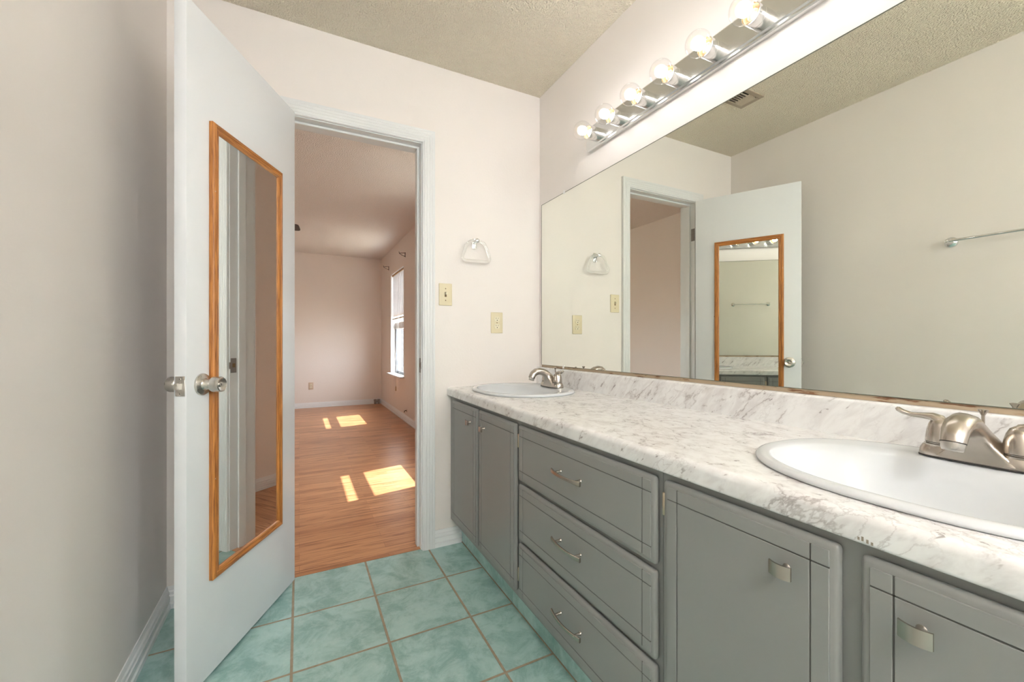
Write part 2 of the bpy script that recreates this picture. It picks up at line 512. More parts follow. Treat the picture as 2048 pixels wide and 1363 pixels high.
# bedroom
W1 = (5.62, 6.50, 0.575, 2.058)     # y0, y1, sill, head
W2 = (3.06, 3.74, 0.575, 2.058)
mb = MB()
x0, x1 = BXR, BXR + .13
ys = [D + .0605, W2[0], W2[1], W1[0], W1[1], BY + .1]
for i in range(5):
    if i in (1, 3):
        mb.box((x0, ys[i], 0), (x1, ys[i + 1], W1[2])); mb.box((x0, ys[i], W1[3]), (x1, ys[i + 1], CE))
    else: mb.box((x0, ys[i], 0), (x1, ys[i + 1], CE))
struct('wall_bedroom_right', mb, M_bwall, 'pinkish wall with the window in the room past the doorway', 'wall', 0)
struct('wall_bedroom_back', boxes(((-2.5, BY, 0), (BXR, BY + .1, CE))), M_bwall, 'pinkish far wall of the room past the doorway', 'wall', 0)
struct('wall_bedroom_left', boxes(((-2.5, DB, 0), (-2.4, BY, CE))), M_bwall, 'pinkish outer left wall of the room past the doorway', 'wall', 0)
struct('wall_closet', boxes(((-2.4, DB, 0), (-1.23, 4.35, CE))), M_bwall, 'pinkish closet wall seen through the doorway in the wide mirror', 'wall', 0)

# baseboards (profile: distance from wall, height)
BBP = [(0, 0), (.016, 0), (.016, .018), (.013, .021), (.0105, .0235), (.013, .026), (.013, .047), (.0095, .050), (.0095, .053), (.0115, .056), (.0105, .064), (.0065, .068), (.0055, .074), (.003, .083), (0, .083)]
def baseboard(name, segs, label):
    mb = MB()
    for a, b, place in segs: mb.prism(BBP, a, b, place)
    struct(name, mb, M_base, label, 'baseboard', 30)
baseboard('baseboard_left', [(YB, D - .0005, lambda p, q, t: (XL + p, t, q))], 'white moulded baseboard along the far left wall')
baseboard('baseboard_front', [(XL + .0005, -.1345, lambda p, q, t: (t, D - p, q)), (.6075, .7545, lambda p, q, t: (t, D - p, q))], 'white baseboard pieces either side of the doorway')
baseboard('baseboard_bedroom_right', [(DB, BY, lambda p, q, t: (BXR - p, t, q + .001))], 'white baseboard under the window past the doorway')
baseboard('baseboard_bedroom_back', [(-2.4, BXR - .016, lambda p, q, t: (t, BY - p, q + .001))], 'white baseboard on the far wall past the doorway')
baseboard('baseboard_closet', [(DB, 4.36, lambda p, q, t: (-1.23 + p, t, q + .001))], 'white baseboard on the closet wall past the doorway')

# door frame: jambs, stops and reeded casing
CW = .0635
CP = [(0, 0), (0, .010), (.003, .013), (.008, .0135), (.0115, .0158), (.020, .0166), (.0225, .0150), (.0245, .0162), (.034, .0170), (.0365, .0154), (.0385, .0166), (.048, .0174), (.0505, .0155), (.0525, .0172), (.056, .0182), (.0625, .0175), (.0635, .015), (.0635, 0)]
tr = MB()
tr.box((JL - RO, D - .0005, 0), (JL, DB + .0005, JT), .001, 1)
tr.box((JR, D - .0005, 0), (JR + RO, DB + .0005, JT), .001, 1)
tr.box((JL - RO, D - .0005, JT), (JR + RO, DB + .0005, JT + RO), .001, 1)
for a, b, c, d_ in ((JL, JL + .011, 0, JT - .011), (JR - .011, JR, 0, JT - .011)):
    tr.box((a, D + .038, c), (b, D + .075, d_), .002, 1)
tr.box((JL, D + .038, JT - .011), (JR, D + .075, JT), .002, 1)
def casing(yface, sgn):
    rv = .004
    # mitred frame: path inner corners, profile coordinate p grows outwards
    def corner(p, k):
        if k == 0: return (JL - rv - p, 0)
        if k == 1: return (JL - rv - p, JT + rv + p)
        if k == 2: return (JR + rv + p, JT + rv + p)
        return (JR + rv + p, 0)
    n = len(CP); vs = []; fs = []
    for k in range(4):
        for p, q in CP:
            x, z = corner(p, k); vs.append((x, yface + sgn * q, z))
    for k in range(3):
        for i in range(n):
            j = (i + 1) % n
            fs.append([k * n + i, k * n + j, (k + 1) * n + j, (k + 1) * n + i])
    fs.append(list(range(n))); fs.append([3 * n + i for i in range(n)])
    tr.add(vs, fs)
casing(D, -1); casing(DB, 1)
trim1 = struct('trim_1', tr, M_white, 'white reeded casing and jambs around the doorway', 'door frame', 25)
mb = MB()
mb.box((JR - .0015, D + .004, .885), (JR, D + .032, .958), .0005, 1)
mb.box((JR - .003, D - .004, .905), (JR, D + .006, .938), .0008, 1)
mb.build('strike_plate', M_dull, trim1)
mb = MB(); mb.box((JR - .0019, D + .012, .912), (JR - .0013, D + .026, .932), 0)
mb.build('strike_hole', M_brownslot, trim1)
for z in (1.807, .28):
    mb = MB(); mb.box((JL, D + .002, z - .044), (JL + .0018, D + .032, z + .044), .0006, 1)
    for dz in (-.03, 0, .03): mb.lathe([(.0028, 0), (.0022, .0012)], T((JL + .0017, D + .018, z + dz)) @ toX(s=-1), 10)
    mb.build('hinge_leaf', M_dull, trim1)

# ------------------------------------------------------------------ the open door (local: u along the leaf from the hinge, v = out of its face, z)
ANG = math.radians(26.185)
HX, HY = -.0169, 2.0217
# local x = face normal, local y = -(direction from hinge to latch)
n_ = Vector((math.cos(ANG), -math.sin(ANG), 0)); s_ = Vector((-math.sin(ANG), -math.cos(ANG), 0))
# rotation about z such that local +X -> n_, then local -Y -> s_
RZ = -ANG
W = .6083
door = thing('door_1', 'white flush bathroom door standing open with knob and framed mirror', 'door', (HX, HY, 0), RZ, kind='structure')
mb = MB()
mb.box((-.035, -W, .0207), (0, 0, 2.0241), .0015, 2)
mb.build('door_leaf', M_door, door)
KS, KZ = .5475, .9125
def knob_prof():
    return [(.0325, 0), (.0325, .003), (.031, .006), (.0245, .0085), (.0185, .011), (.0155, .016), (.0142, .024), (.0155, .028), (.0215, .0325), (.0228, .036), (.0230, .056), (.0218, .0595), (.0195, .0605), (.0172, .0592), (.0085, .0545), (.0075, .0545), (.0072, .0575), (.003, .0580)]
kn = MB(); kn.lathe(knob_prof(), T((0, -KS, KZ)) @ toX(s=-1), 40)
ko = kn.build('door_knob', M_steel, door, 35); ko['label'] = 'satin steel knob with keyhole'
mb = MB(); mb.box((.0578, -KS - .0012, KZ - .003), (.0583, -KS + .0012, KZ + .003))
mb.build('keyhole', M_dark, ko)
kn = MB(); kn.lathe(knob_prof()[:11] + [(.0218, .0595), (.015, .0615), (.004, .062)], T((-.035, -KS, KZ)) @ toX(s=1), 40)
kn.build('door_knob', M_steel, door, 35)
mb = MB(); mb.box((-.031, -W - .0012, KZ - .0285), (-.004, -W + .002, KZ + .0285), .0006, 1)
for dz in (-.021, .021): mb.lathe([(.0034, 0), (.0026, .0012)], T((-.0175, -W - .001, KZ + dz)) @ toY(1), 12)
lp = mb.build('latch_plate', M_steel, door)
mb = MB(); bm = bmesh.new()
mb.prism([(-.0095, 0), (.0075, 0), (.0075, .004), (-.002, .010), (-.0095, .011)], KZ - .0085, KZ + .0085, lambda p, q, t: (-.0175 + p, -W - q, t))
mb.build('latch_bolt', M_steel, lp, 0)
for dz in (-.021, .021):
    mb = MB(); mb.lathe([(.0013, 0), (.0013, .0004)], T((-.0175, -W - .0022, KZ + dz)) @ toY(1), 8)
    mb.build('screw_hole', M_dark, lp)
for z in (1.807, .28):
    mb = MB(); mb.lathe([(.004, -.046), (.0062, -.0445), (.0062, .0445), (.004, .046)], T((-.043, .004, z)), 14)
    mb.box((-.0385, -.004, z - .044), (-.0345, .0018, z + .044), .0005, 1)
    mb.build('hinge', M_dull, door)
mb = MB()
mb.add([(0.0014, -.118 - .004, 1.2055), (.0014, -.118, 1.2145), (.0014, -.118 - .010, 1.2165), (.0014, -.118 - .017, 1.211), (.0014, -.118 - .012, 1.2085), (.0014, -.118 - .016, 1.2045)], [[0, 1, 2, 3, 4, 5]])
M_chip = plain('brown_chip', (0.20, 0.07, 0.04), 0.6, vary=0.3, vscale=200)
mb.build('paint_chip', M_chip, door, 0)['label'] = 'small reddish brown chip'

# framed mirror hung on the door
fm = thing('framed_mirror', 'tall narrow mirror in golden oak frame hung on the open door', 'mirror', (HX, HY, 0), RZ)
f0, f1, g0, g1 = .1235, .519, .3108, 1.7128
FP = [(0, 0), (0, .011), (.003, .0145), (.008, .016), (.0115, .0155), (.0125, .0135), (.020, .0125), (.0215, .0135), (.0255, .012), (.0285, .0085), (.0285, 0)]
def frame_piece(mb, side):
    n = len(FP)
    def pt(p, q, c):
        y = {0: f0 + p, 1: f1 - p, 2: f1 - p, 3: f0 + p}[c]; z = {0: g0 + p, 1: g0 + p, 2: g1 - p, 3: g1 - p}[c]
        return (.001 + q, -y, z)
    a, b = side, (side + 1) % 4
    vs = [pt(p, q, a) for p, q in FP] + [pt(p, q, b) for p, q in FP]
    fs = [[i, (i + 1) % n, n + (i + 1) % n, n + i] for i in range(n)]
    mb.add(vs, fs + [list(range(n))[::-1], [n + i for i in range(n)]], mi=side % 2)
mb = MB()
for sd in range(4): frame_piece(mb, sd)
fr = mb.build('frame', [M_oaky, M_oakz], fm, 30)
for (yy, zz) in ((.130, 1.45), (.512, 1.50), (.512, .62)):
    mb = MB(); mb.lathe([(.0024, 0), (.002, .0012)], T((.0155, -yy, zz)) @ toX(s=-1), 8); mb.build('screw', M_steel, fr)
mb = MB(); mb.box((.003, -f1 + .020, g0 + .020), (.0075, -f0 - .020, g1 - .020))
mb.build('mirror_pane', M_mirror2, fm, 0)

# ------------------------------------------------------------------ vanity
FX = .698         # face of the cabinet frame
DX = .680         # face of doors and drawers
CT, CBOT, CX = .8064, .7643, .6775
VE = -.045        # near end of the vanity

def slab(mb, y0, y1, z0, z1):
    """a door or drawer front: rounded slab, stepped field cut by crossing grooves"""
    mb.box((DX + .0026, y0, z0), (FX - .0003, y1, z1), .0110, 4)
    gw = .0012; e = .0118; gi = .037
    Y = [y0 + e, y0 + gi - gw, y0 + gi + gw, y1 - gi - gw, y1 - gi + gw, y1 - e]
    Z = [z0 + e, z0 + gi - gw, z0 + gi + gw, z1 - gi - gw, z1 - gi + gw, z1 - e]
    for i in (0, 2, 4):
        for j in (0, 2, 4):
            mb.box((DX, Y[i], Z[j]), (DX + .006, Y[i + 1], Z[j + 1]), .0007, 1)
    # groove shade is painted in: thin dark floor of each groove
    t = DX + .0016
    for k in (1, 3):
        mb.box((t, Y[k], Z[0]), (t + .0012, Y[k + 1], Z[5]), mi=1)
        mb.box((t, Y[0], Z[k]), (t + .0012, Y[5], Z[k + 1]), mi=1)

def knob(parent, y, z):
    mb = MB()
    mb.lathe([(.006, 0), (.0045, .003), (.0042, .020)], T((DX, y, z)) @ toX(s=1), 14)
    n = 10; vs = []; fs = []
    hw, hh, th = .0165, .0105, .0032
    for k in range(n + 1):
        yy = -hw + 2 * hw * k / n
        xx = DX - .0245 + .005 * (yy / hw) ** 2
        for dx, zz in ((0, -hh), (0, hh), (th, hh), (th, -hh)): vs.append((xx + dx, y + yy, z + zz))
    for k in range(n):
        for i in range(4):
            j = (i + 1) % 4; fs.append([4 * k + i, 4 * k + j, 4 * k + 4 + j, 4 * k + 4 + i])
    fs.append([0, 1, 2, 3]); fs.append([4 * n + i for i in range(4)])
    mb.add(vs, fs)
    return mb.build('knob', M_nickel, parent, 30)

def pull(parent, y, z):
    mb = MB()
    for dy in (-.048, .048):
        mb.lathe([(.0055, 0), (.0042, .003), (.0042, .022)], T((DX, y + dy, z)) @ toX(s=1), 14)
    n = 20; vs = []; fs = []
    for k in range(n + 1):
        s = -1 + 2 * k / n
        xx = DX - .030 + .010 * s * s
        hh = .0048 + .0022 * s * s
        for dx, zz in ((0, -hh * .7), (0, hh * .7), (.0015, hh), (.0055, hh * .8), (.0055, -hh * .8), (.0015, -hh)):
            vs.append((xx + dx, y + .0705 * s, z + zz))
    for k in range(n):
        for i in range(6):
            j = (i + 1) % 6; fs.append([6 * k + i, 6 * k + j, 6 * k + 6 + j, 6 * k + 6 + i])
    fs.append([0, 1, 2, 3, 4, 5]); fs.append([6 * n + i for i in range(6)])
    mb.add(vs, fs)
    return mb.build('handle', M_nickel, parent, 35)

def hinge(parent, y, z):
    mb = MB()
    mb.lathe([(.003, -.024), (.0042, -.0225), (.0042, -.008), (.0036, -.0075), (.0042, -.007), (.0042, .0225), (.003, .024)], T((FX - .0055, y, z)), 12)
    mb.box((FX - .0018, y - .012, z - .021), (FX - .0002, y, z + .021), .0004, 1)
    return mb.build('hinge', M_brasshinge, parent)

def unit(name, label, y0, y1, cells, end=None):
    """carcass of one vanity unit; cells: list of (ya, yb, za, zb) openings in its face frame"""
    u = thing(name, label, 'cabinet', (0, 0, 0))
    mb = MB()
    # face frame around the openings
    ya = [y0, cells[0][0] + .02, cells[-1][1] - .02, y1]
    mb.box((FX, ya[0], .13), (FX + .019, ya[1], CBOT)); mb.box((FX, ya[2], .13), (FX + .019, ya[3], CBOT))
    mb.box((FX, ya[1], CBOT - .022), (FX + .019, ya[2], CBOT)); mb.box((FX, ya[1], .13), (FX + .019, ya[2], .155))
    return u, mb, ya

# unit by the doorway wall
u1, mb, ya = unit('sink_cabinet', 'grey two door vanity cabinet under the far sink beside the doorway wall', 1.2975, D - .001, [(1.313, 1.658, 0, 0), (1.675, 2.004, 0, 0)])
mb.box((FX, 1.640, .155), (FX + .019, 1.694, CBOT - .022))
mb.build('face_frame', M_grey, u1, 0)
mb = MB(); mb.box((FX + .019, 1.2975, .13), (XR - .005, 1.3095, CBOT)); mb.box((FX + .019, 2.055, .13), (XR - .005, D - .001, CBOT)); mb.box((FX + .019, 1.3095, .13), (XR - .005, 2.055, .142))
mb.build('carcass', M_grey, u1, 0)
for (a, b, ky, hy) in ((1.675, 2.004, 1.745, None), (1.3135, 1.658, 1.588, 1.3075)):
    mb = MB(); slab(mb, a, b, .157, .7495)
    dr = mb.build('door', [M_grey, M_groove], u1, 35)
    knob(dr, ky, .682)
    if hy:
        for z in (.69, .219): hinge(dr, hy, z)

# drawer bank
u2, mb, ya = unit('drawer_cabinet', 'grey three drawer vanity cabinet between the two door cabinets', .6545, 1.2965, [(.665, 1.29, 0, 0)])
for z in (.345 - .006, .549): mb.box((FX, ya[1], z - .018), (FX + .019, ya[2], z + .018))
mb.build('face_frame', M_grey, u2, 0)
mb = MB(); mb.box((FX + .019, .6545, .13), (XR - .005, .6665, CBOT)); mb.box((FX + .019, 1.2845, .13), (XR - .005, 1.2965, CBOT)); mb.box((FX + .019, .6665, .13), (XR - .005, 1.2845, .142))
mb.build('carcass', M_grey, u2, 0)
for (za, zb, pz) in ((.556, .749, .661), (.350, .5445, .460), (.148, .339, .2475)):
    mb = MB(); slab(mb, .662, 1.2945, za, zb)
    dr = mb.build('drawer', [M_grey, M_groove], u2, 35)
    pull(dr, .976, pz)

# near unit
u3, mb, ya = unit('sink_cabinet', 'grey two door vanity cabinet under the near sink in the foreground', VE, .6535, [(VE + .02, .29, 0, 0), (.31, .64, 0, 0)])
mb.box((FX, .274, .155), (FX + .019, .336, CBOT - .022))
mb.build('face_frame', M_grey, u3, 0)
mb = MB(); mb.box((FX + .019, VE, 0), (XR - .005, VE + .012, CBOT)); mb.box((FX + .019, .6415, .13), (XR - .005, .6535, CBOT)); mb.box((FX + .019, VE + .012, .13), (XR - .005, .6415, .142))
mb.build('carcass', M_grey, u3, 0)
for (a, b, ky, hy) in ((.318, .6395, .3885, .6455), (VE + .015, .2935, .229, None)):
    mb = MB(); slab(mb, a, b, .157, .7495)
    dr = mb.build('door', [M_grey, M_groove], u3, 35)
    knob(dr, ky, .686)
    if hy:
        for z in (.695, .219): hinge(dr, hy, z)
mb = boxes(((.7555, VE + .0005, 0), (.768, D - .001, .1295))); mb.box((.7525, VE + .0005, 0), (.7554, D - .016, .0035), mi=1)
struct('baseboard_vanity', mb, [M_toe, M_grout], 'green tile toe kick strip under the grey vanity', 'toe kick', 0)

# countertop with two sink cut-outs
SINKS = (1.765, .295)
SX, SA, SB = .951, .272, .224
def sup(cx, cy, a, b, z, n=72, e=2.25):
    pts = []
    for k in range(n):
        t = 2 * PI * k / n; c, s = math.cos(t), math.sin(t)
        pts.append(Vector((cx + b * math.copysign(abs(c) ** (2 / e), c), cy + a * math.copysign(abs(s) ** (2 / e), s), z)))
    return pts
ct = thing('countertop', 'long white grey veined marble look countertop on the vanity', 'countertop')
bm = bmesh.new()
def loop(pts):
    vs = [bm.verts.new(p) for p in pts]
    return [bm.edges.new((vs[i], vs[(i + 1) % len(vs)])) for i in range(len(vs))]
EX = CX + .022
ed = loop([(EX, VE - .012, CT), (1.2085, VE - .012, CT), (1.2085, D - .0005, CT), (EX, D - .0005, CT)])
for cy in SINKS: ed += loop(sup(SX, cy, SA - .022, SB - .022, CT))
bmesh.ops.triangle_fill(bm, edges=ed, use_beauty=True)
ext = bmesh.ops.extrude_face_region(bm, geom=list(bm.faces))
for v in [g for g in ext['geom'] if isinstance(g, bmesh.types.BMVert)]: v.co.z = CBOT + .002
mb = MB(); mb.addbm(bm)
r = .014; EP = [(EX, CT)]
for k in range(9):
    a = PI / 2 + PI / 2 * k / 8; EP.append((CX + r + r * math.cos(a), CT - r + r * math.sin(a)))
for k in range(5):
    a = PI + PI / 2 * k / 4; EP.append((CX + .006 + .006 * math.cos(a), CBOT + .006 + .006 * math.sin(a)))
EP.append((EX, CBOT))
mb.prism(EP, VE - .012, D - .0005, lambda p, q, t: (p, t, q))
mb.build('top', M_marble, ct, 30)
BSX, BSZ = 1.2085, .8972
SP = [(XR - .0005, CT - .002), (XR - .0005, BSZ), (BSX + .008, BSZ)]
for k in range(1, 7):
    a = PI / 2 + PI / 2 * k / 6; SP.append((BSX + .008 + .008 * math.cos(a), BSZ - .008 + .008 * math.sin(a)))
SP.append((BSX, CT - .002))
mb = MB(); mb.prism(SP, VE - .012, D - .0005, lambda p, q, t: (p, t, q)); mb.build('backsplash', M_marble, ct, 30)
M_chipg = plain('chipped_edge', (0.30, 0.25, 0.20), 0.7, vary=0.2, vscale=300)
mb = MB()
for dy, dz, h in ((0, 0, .005), (.0055, .0015, .006), (-.0050, -.0010, .004), (.010, .0005, .004)):
    mb.box((CX - .0003, .2815 + dy, .7715 + dz - h / 2), (CX + .001, .2840 + dy, .7715 + dz + h / 2))
mb.build('chip', M_chipg, ct, 0)['label'] = 'small chips in the front edge'

# drop-in sinks
def make_sink():
    t = thing('sink', 'white oval drop in sink', 'sink', (SX, 0, CT))
    R = []
    def ring(a, b, z, dx=0.0): R.append(sup(dx, 0, a, b, z))
    ring(SA - .004, SB - .004, .0004); ring(SA, SB, .003); ring(SA + .0005, SB + .0005, .007); ring(SA - .002, SB - .002, .0105)
    ring(SA - .008, SB - .008, .0125); ring(SA - .018, SB - .017, .0125); ring(SA - .024, SB - .024, .0115, -.003)
    ring(SA - .030, SB - .042, .0105, -.018); ring(SA - .034, SB - .052, .007, -.028); ring(SA - .040, SB - .060, -.003, -.032)
    for f, z in ((.93, -.030), (.86, -.062), (.76, -.092), (.60, -.114), (.40, -.126), (.2, -.131), (.10, -.133)):
        ring((SA - .040) * f, (SB - .060) * f, z, -.032)
    mb = MB(); mb.rings(R, capend=True)
    basin = mb.build('basin', M_porc, t, 60)
    mb = MB(); mb.lathe([(.0225, 0), (.0225, .002), (.018, .003), (.017, -.001), (.004, -.001)], T((-.032, 0, -.1325)), 24)
    dr = mb.build('drain', M_chrome, t)
    mb = MB(); mb.lathe([(.015, 0), (.015, .003), (.011, .006), (.001, .0065)], T((-.032, 0, -.1330)), 24); mb.build('stopper', M_chrome, dr)
    return t
sk = make_sink(); sk.location.y = SINKS[0]
sk['label'] = 'white oval sink at the far end of the counter by the doorway wall'
sk2 = copy_tree(sk); sk2.location.y = SINKS[1]
sk2['label'] = 'white oval sink in the foreground nearest the viewer'

# faucets (local: x out of the wall = -X, origin on the sink deck)
def make_faucet():
    t = thing('faucet', 'brushed nickel two handle faucet', 'faucet', (1.118, 0, CT + .0117))
    mb = MB()
    def stad(hx, hy, z):      # rounded base outline
        pts = []
        for k in range(48):
            a = 2 * PI * k / 48; c, s = math.cos(a), math.sin(a)
            pts.append(Vector((hx * math.copysign(abs(c) ** .55, c), hy * math.copysign(abs(s) ** .45, s), z)))
        return pts
    mb.rings([stad(.027, .0805, 0), stad(.027, .0805, .004), stad(.0262, .0795, .012), stad(.0235, .076, .0195), stad(.020, .072, .0212)], capend=True, capstart=True)
    base = mb.build('base', M_nickel, t, 35)
    # dark ring standing in for the shadow under the base
    mb = MB(); mb.rings([stad(.0276, .0812, -.0014), stad(.0276, .0812, .0008)], capend=True, capstart=True); mb.build('shadow_line', M_dark, base)
    # spout: flared tent body and an arching nose
    mb = MB()
    def sec(cx, cz, hy, hx, tilt, pw=.8, n=48):
        pts = []
        for k in range(n):
            a = 2 * PI * k / n; c, s = math.cos(a), math.sin(a)
            p = Vector((hx * math.copysign(abs(c) ** pw, c), hy * math.copysign(abs(s) ** pw, s), 0))
            p = Matrix.Rotation(tilt, 3, 'Y') @ p
            pts.append(Vector((cx + p.x, p.y, cz + p.z)))
        return pts
    R = [sec(-.002, .004, .056, .0255, 0, .22), sec(-.0035, .013, .047, .0235, -.04, .22), sec(-.007, .026, .0365, .0215, -.16, .24), sec(-.013, .040, .0265, .0195, -.36, .3),
         sec(-.021, .052, .0205, .0178, -.58, .5), sec(-.034, .064, .0185, .0168, -.85, .75), sec(-.053, .0745, .0185, .0168, -1.15, .85), sec(-.073, .0785, .0188, .0168, -1.5, .9), sec(-.092, .0755, .0188, .0166, -1.92, .95),
         sec(-.106, .066, .0183, .0163, -2.4, 1), sec(-.1125, .0545, .0176, .0160, -2.72, 1), sec(-.1145, .0480, .0173, .0158, -2.85, 1)]
    mb.rings(R, capend=True, capstart=True)
    sp = mb.build('spout', M_nickel, t, 32)
    mb = MB()
    Rz = [sec(-.1150, .0468, .0158, .0144, -2.85, 1), sec(-.1172, .0385, .0150, .0138, -2.85, 1), sec(-.1182, .0345, .0135, .0125, -2.85, 1), sec(-.1176, .0370, .0115, .0105, -2.85, 1)]
    mb.rings(Rz, capend=True, capstart=True); mb.build('aerator', M_steel, sp, 40)
    mb = MB(); mb.rings([sec(-.1146, .0482, .0168, .0154, -2.85, 1), sec(-.1151, .0464, .0168, .0154, -2.85, 1)], capend=True, capstart=True); mb.build('seam', M_dark, sp, 40)
    for s in (1, -1):
        mb = MB()
        mb.lathe([(.0240, .0195), (.0240, .0225), (.0205, .0235), (.0205, .0255), (.0225, .0265), (.0222, .034), (.0205, .048), (.0175, .060), (.013, .069), (.006, .0735), (.001, .0745)], T((0, s * .051, 0)), 36)
        path = [(0, .051 * s, .060), (0, .055 * s, .0695), (-.001, .064 * s, .0735), (-.003, .078 * s, .0735), (-.006, .094 * s, .0735), (-.009, .106 * s, .0775), (-.011, .113 * s, .0825), (-.0115, .1155 * s, .0845)]
        rad = [(.014, .013), (.0135, .0105), (.0105, .0075), (.0065, .0055), (.0055, .0046), (.0062, .0048), (.0062, .0048), (.003, .0025)]
        mb.tube(path, rad, 16)
        hd = mb.build('handle', M_nickel, t, 60)
        mb = MB(); mb.lathe([(.0222, .0252), (.0222, .0266)], T((0, s * .051, 0)), 36); mb.build('seam', M_dark, hd, 60)
    mb = MB()
    mb.lathe([(.0026, .018), (.0026, .083), (.0035, .085), (.0045, .0875), (.0075, .0925), (.0078, .094), (.004, .095)], T((.021, 0, 0)), 18)
    mb.build('lift_rod', M_nickel, t, 40)
    return t
fa = make_faucet(); fa.location.y = SINKS[0] - .004
fa['label'] = 'brushed nickel faucet on the far sink by the doorway wall'
fa2 = copy_tree(fa); fa2.location.y = SINKS[1] + .002
fa2['label'] = 'brushed nickel faucet on the near foreground sink'

# ------------------------------------------------------------------ wide vanity mirror
MZ0, MZ1, MY1, MY0 = .9113, 1.8123, 2.0366, VE - .01
vm = thing('vanity_mirror', 'wide frameless mirror on the wall above the countertop', 'mirror')
mb = MB(); mb.box((XR - .006, MY0, MZ0), (XR - .0008, MY1, MZ1)); mb.build('mirror_pane', M_mirror, vm, 0)
M_edge = plain('dark_green_glass_edge', (0.11, 0.12, 0.09), 0.3)
mb = MB()
mb.box((XR - .0064, MY0, MZ1 - .0004), (XR - .0006, MY1, MZ1 + .0022)); mb.box((XR - .0064, MY1 - .0004, MZ0), (XR - .0006, MY1 + .0028, MZ1 + .0022))
mb.box((XR - .0064, MY0, MZ0 - .0014), (XR - .0006, MY1, MZ0 + .0002))
mb.build('glass_edge', M_edge, vm, 0)
mb = MB(); mb.box((XR - .004, MY0, BSZ + .0004), (XR - .0005, MY1 + .003, MZ0 - .0014)); mb.build('adhesive_strip', M_channel, vm, 0)
for (y, z, top) in ((1.81, MZ1, 1), (1.815, MZ0, 0), ):
    mb = MB(); s = 1 if top else -1
    mb.box((XR - .0095, y - .007, z - .006 * s), (XR - .0066, y + .007, z + .012 * s) if s > 0 else (XR - .0066, y + .007, z + .006), .001, 1) if s > 0 else mb.box((XR - .0095, y - .007, z - .010), (XR - .0066, y + .007, z + .006), .001, 1)
    mb.lathe([(.0035, 0), (.003, .0018)], T((XR - .0095, y, z + .007 * s)) @ toX(s=1), 10)
    mb.build('mirror_clip', M_whitepl, vm)

# ------------------------------------------------------------------ vanity light strip
LY0, LY1, LZ0, LZ1, LX = .379, 1.598, 1.934, 2.042, 1.206
lt = thing('vanity_light', 'long chrome light strip with clear globe bulbs above the wide mirror', 'light', (0, 0, 0))
mb = MB()
prof = [(XR - .0005, LZ0), (LX + .010, LZ0), (LX + .006, LZ0 + .003), (LX + .006, LZ0 + .009), (LX, LZ0 + .0125), (LX, LZ1 - .006), (LX + .004, LZ1), (XR - .0005, LZ1)]
mb.prism(prof, LY0, LY1, lambda p, q, t: (p, t, q))
mb.build('backplate', M_strip, lt, 20)
BZ = 1.983
def make_socket(y):
    mb = MB()
    mb.lathe([(.029, 0), (.029, .020), (.0283, .0205), (.0283, .0215), (.029, .022), (.029, .048), (.0285, .0495), (.0272, .0495), (.0266, .048), (.0266, .012), (.002, .012)], T((LX, y, BZ)) @ toX(s=1), 36)
    so = mb.build('socket', M_socket, lt, 35)
    mb = MB(); mb.lathe([(.0262, .0125), (.0262, .044)], T((LX, y, BZ)) @ toX(s=1), 32, capb=False, capt=False)
    mb.build('socket_liner', M_sock_in, so, 60)
    # bulb
    r = .0395; cz = .049 + .0305; pr = []
    for k in range(25):
        a = -PI / 2 + .30 + (PI - .30) * k / 24
        pr.append((max(.0004, r * math.cos(a)), cz + r * math.sin(a)))
    pr = [(.013, .030), (.0132, .036)] + pr
    mb = MB(); mb.lathe(pr, T((LX, y, BZ)) @ toX(s=1), 36, capb=False, capt=True)
    gb = mb.build('light_bulb', M_glass, lt, 80)
    mb = MB(); mb.lathe([(.0128, .014), (.0132, .028), (.0165, .036), (.0160, .040), (.010, .0425), (.004, .043)], T((LX, y, BZ)) @ toX(s=1), 28)
    mb.build('bulb_collar', M_gold, gb, 40)
    pr = []
    for k in range(17):
        a = -PI / 2 + PI * k / 16
        pr.append((max(.0003, .0185 * math.cos(a)), .076 + .0205 * math.sin(a)))
    mb = MB(); mb.lathe(pr, T((LX, y, BZ)) @ toX(s=1), 24)
    mb.build('glowing_core', M_glow, gb, 80)
for k in range(8): make_socket(1.5224 - .1524 * k)

# ceiling globe in the part of the bathroom behind the camera
cg = thing('ceiling_light', 'small white glowing globe on the ceiling behind the viewer', 'light', (-.10, -1.2, CE))
mb = MB(); mb.lathe([(.07, 0), (.07, -.012), (.045, -.03), (.04, -.085)], None, 32); mb.build('canopy', M_chrome, cg, 40)
mb = MB()
mb.lathe([(max(.0005, .11 * math.sin(PI * k / 20)), -.185 + .11 * math.cos(PI * k / 20)) for k in range(21)], None, 32)
mb.build('globe', M_globe, cg, 80)

# ------------------------------------------------------------------ things on the doorway wall
tr_ = thing('towel_ring', 'clear acrylic towel ring on chrome mount on the doorway wall', 'towel ring', (.826, D, 1.56))
mb = MB()
mb.box((-.0125, -.006, -.030), (.0125, 0, .026), .003, 2)
mb.box((-.009, -.012, -.022), (.009, -.005, .018), .003, 2)
mb.lathe([(.0085, 0), (.008, .026), (.0105, .028), (.012, .033), (.0105, .042), (.006, .045), (.001, .0455)], T((0, -.010, .006)) @ toY(1), 24)
mb.build('mount', M_chrome, tr_, 40)
def rpoly(pts, rad, n=7):
    out = []; m = len(pts)
    for i in range(m):
        p = Vector(pts[i]); a = (Vector(pts[i - 1]) - p).normalized(); b = (Vector(pts[(i + 1) % m]) - p).normalized()
        r = rad[i]; A = p + a * r; B = p + b * r
        for k in range(n + 1):
            t = k / n; out.append((1 - t) ** 2 * A + 2 * t * (1 - t) * p + t * t * B)
    return out
ringp = rpoly([(-.046, 0, .006), (.046, 0, .006), (.084, 0, -.098), (-.084, 0, -.098)], [.034, .034, .030, .030])
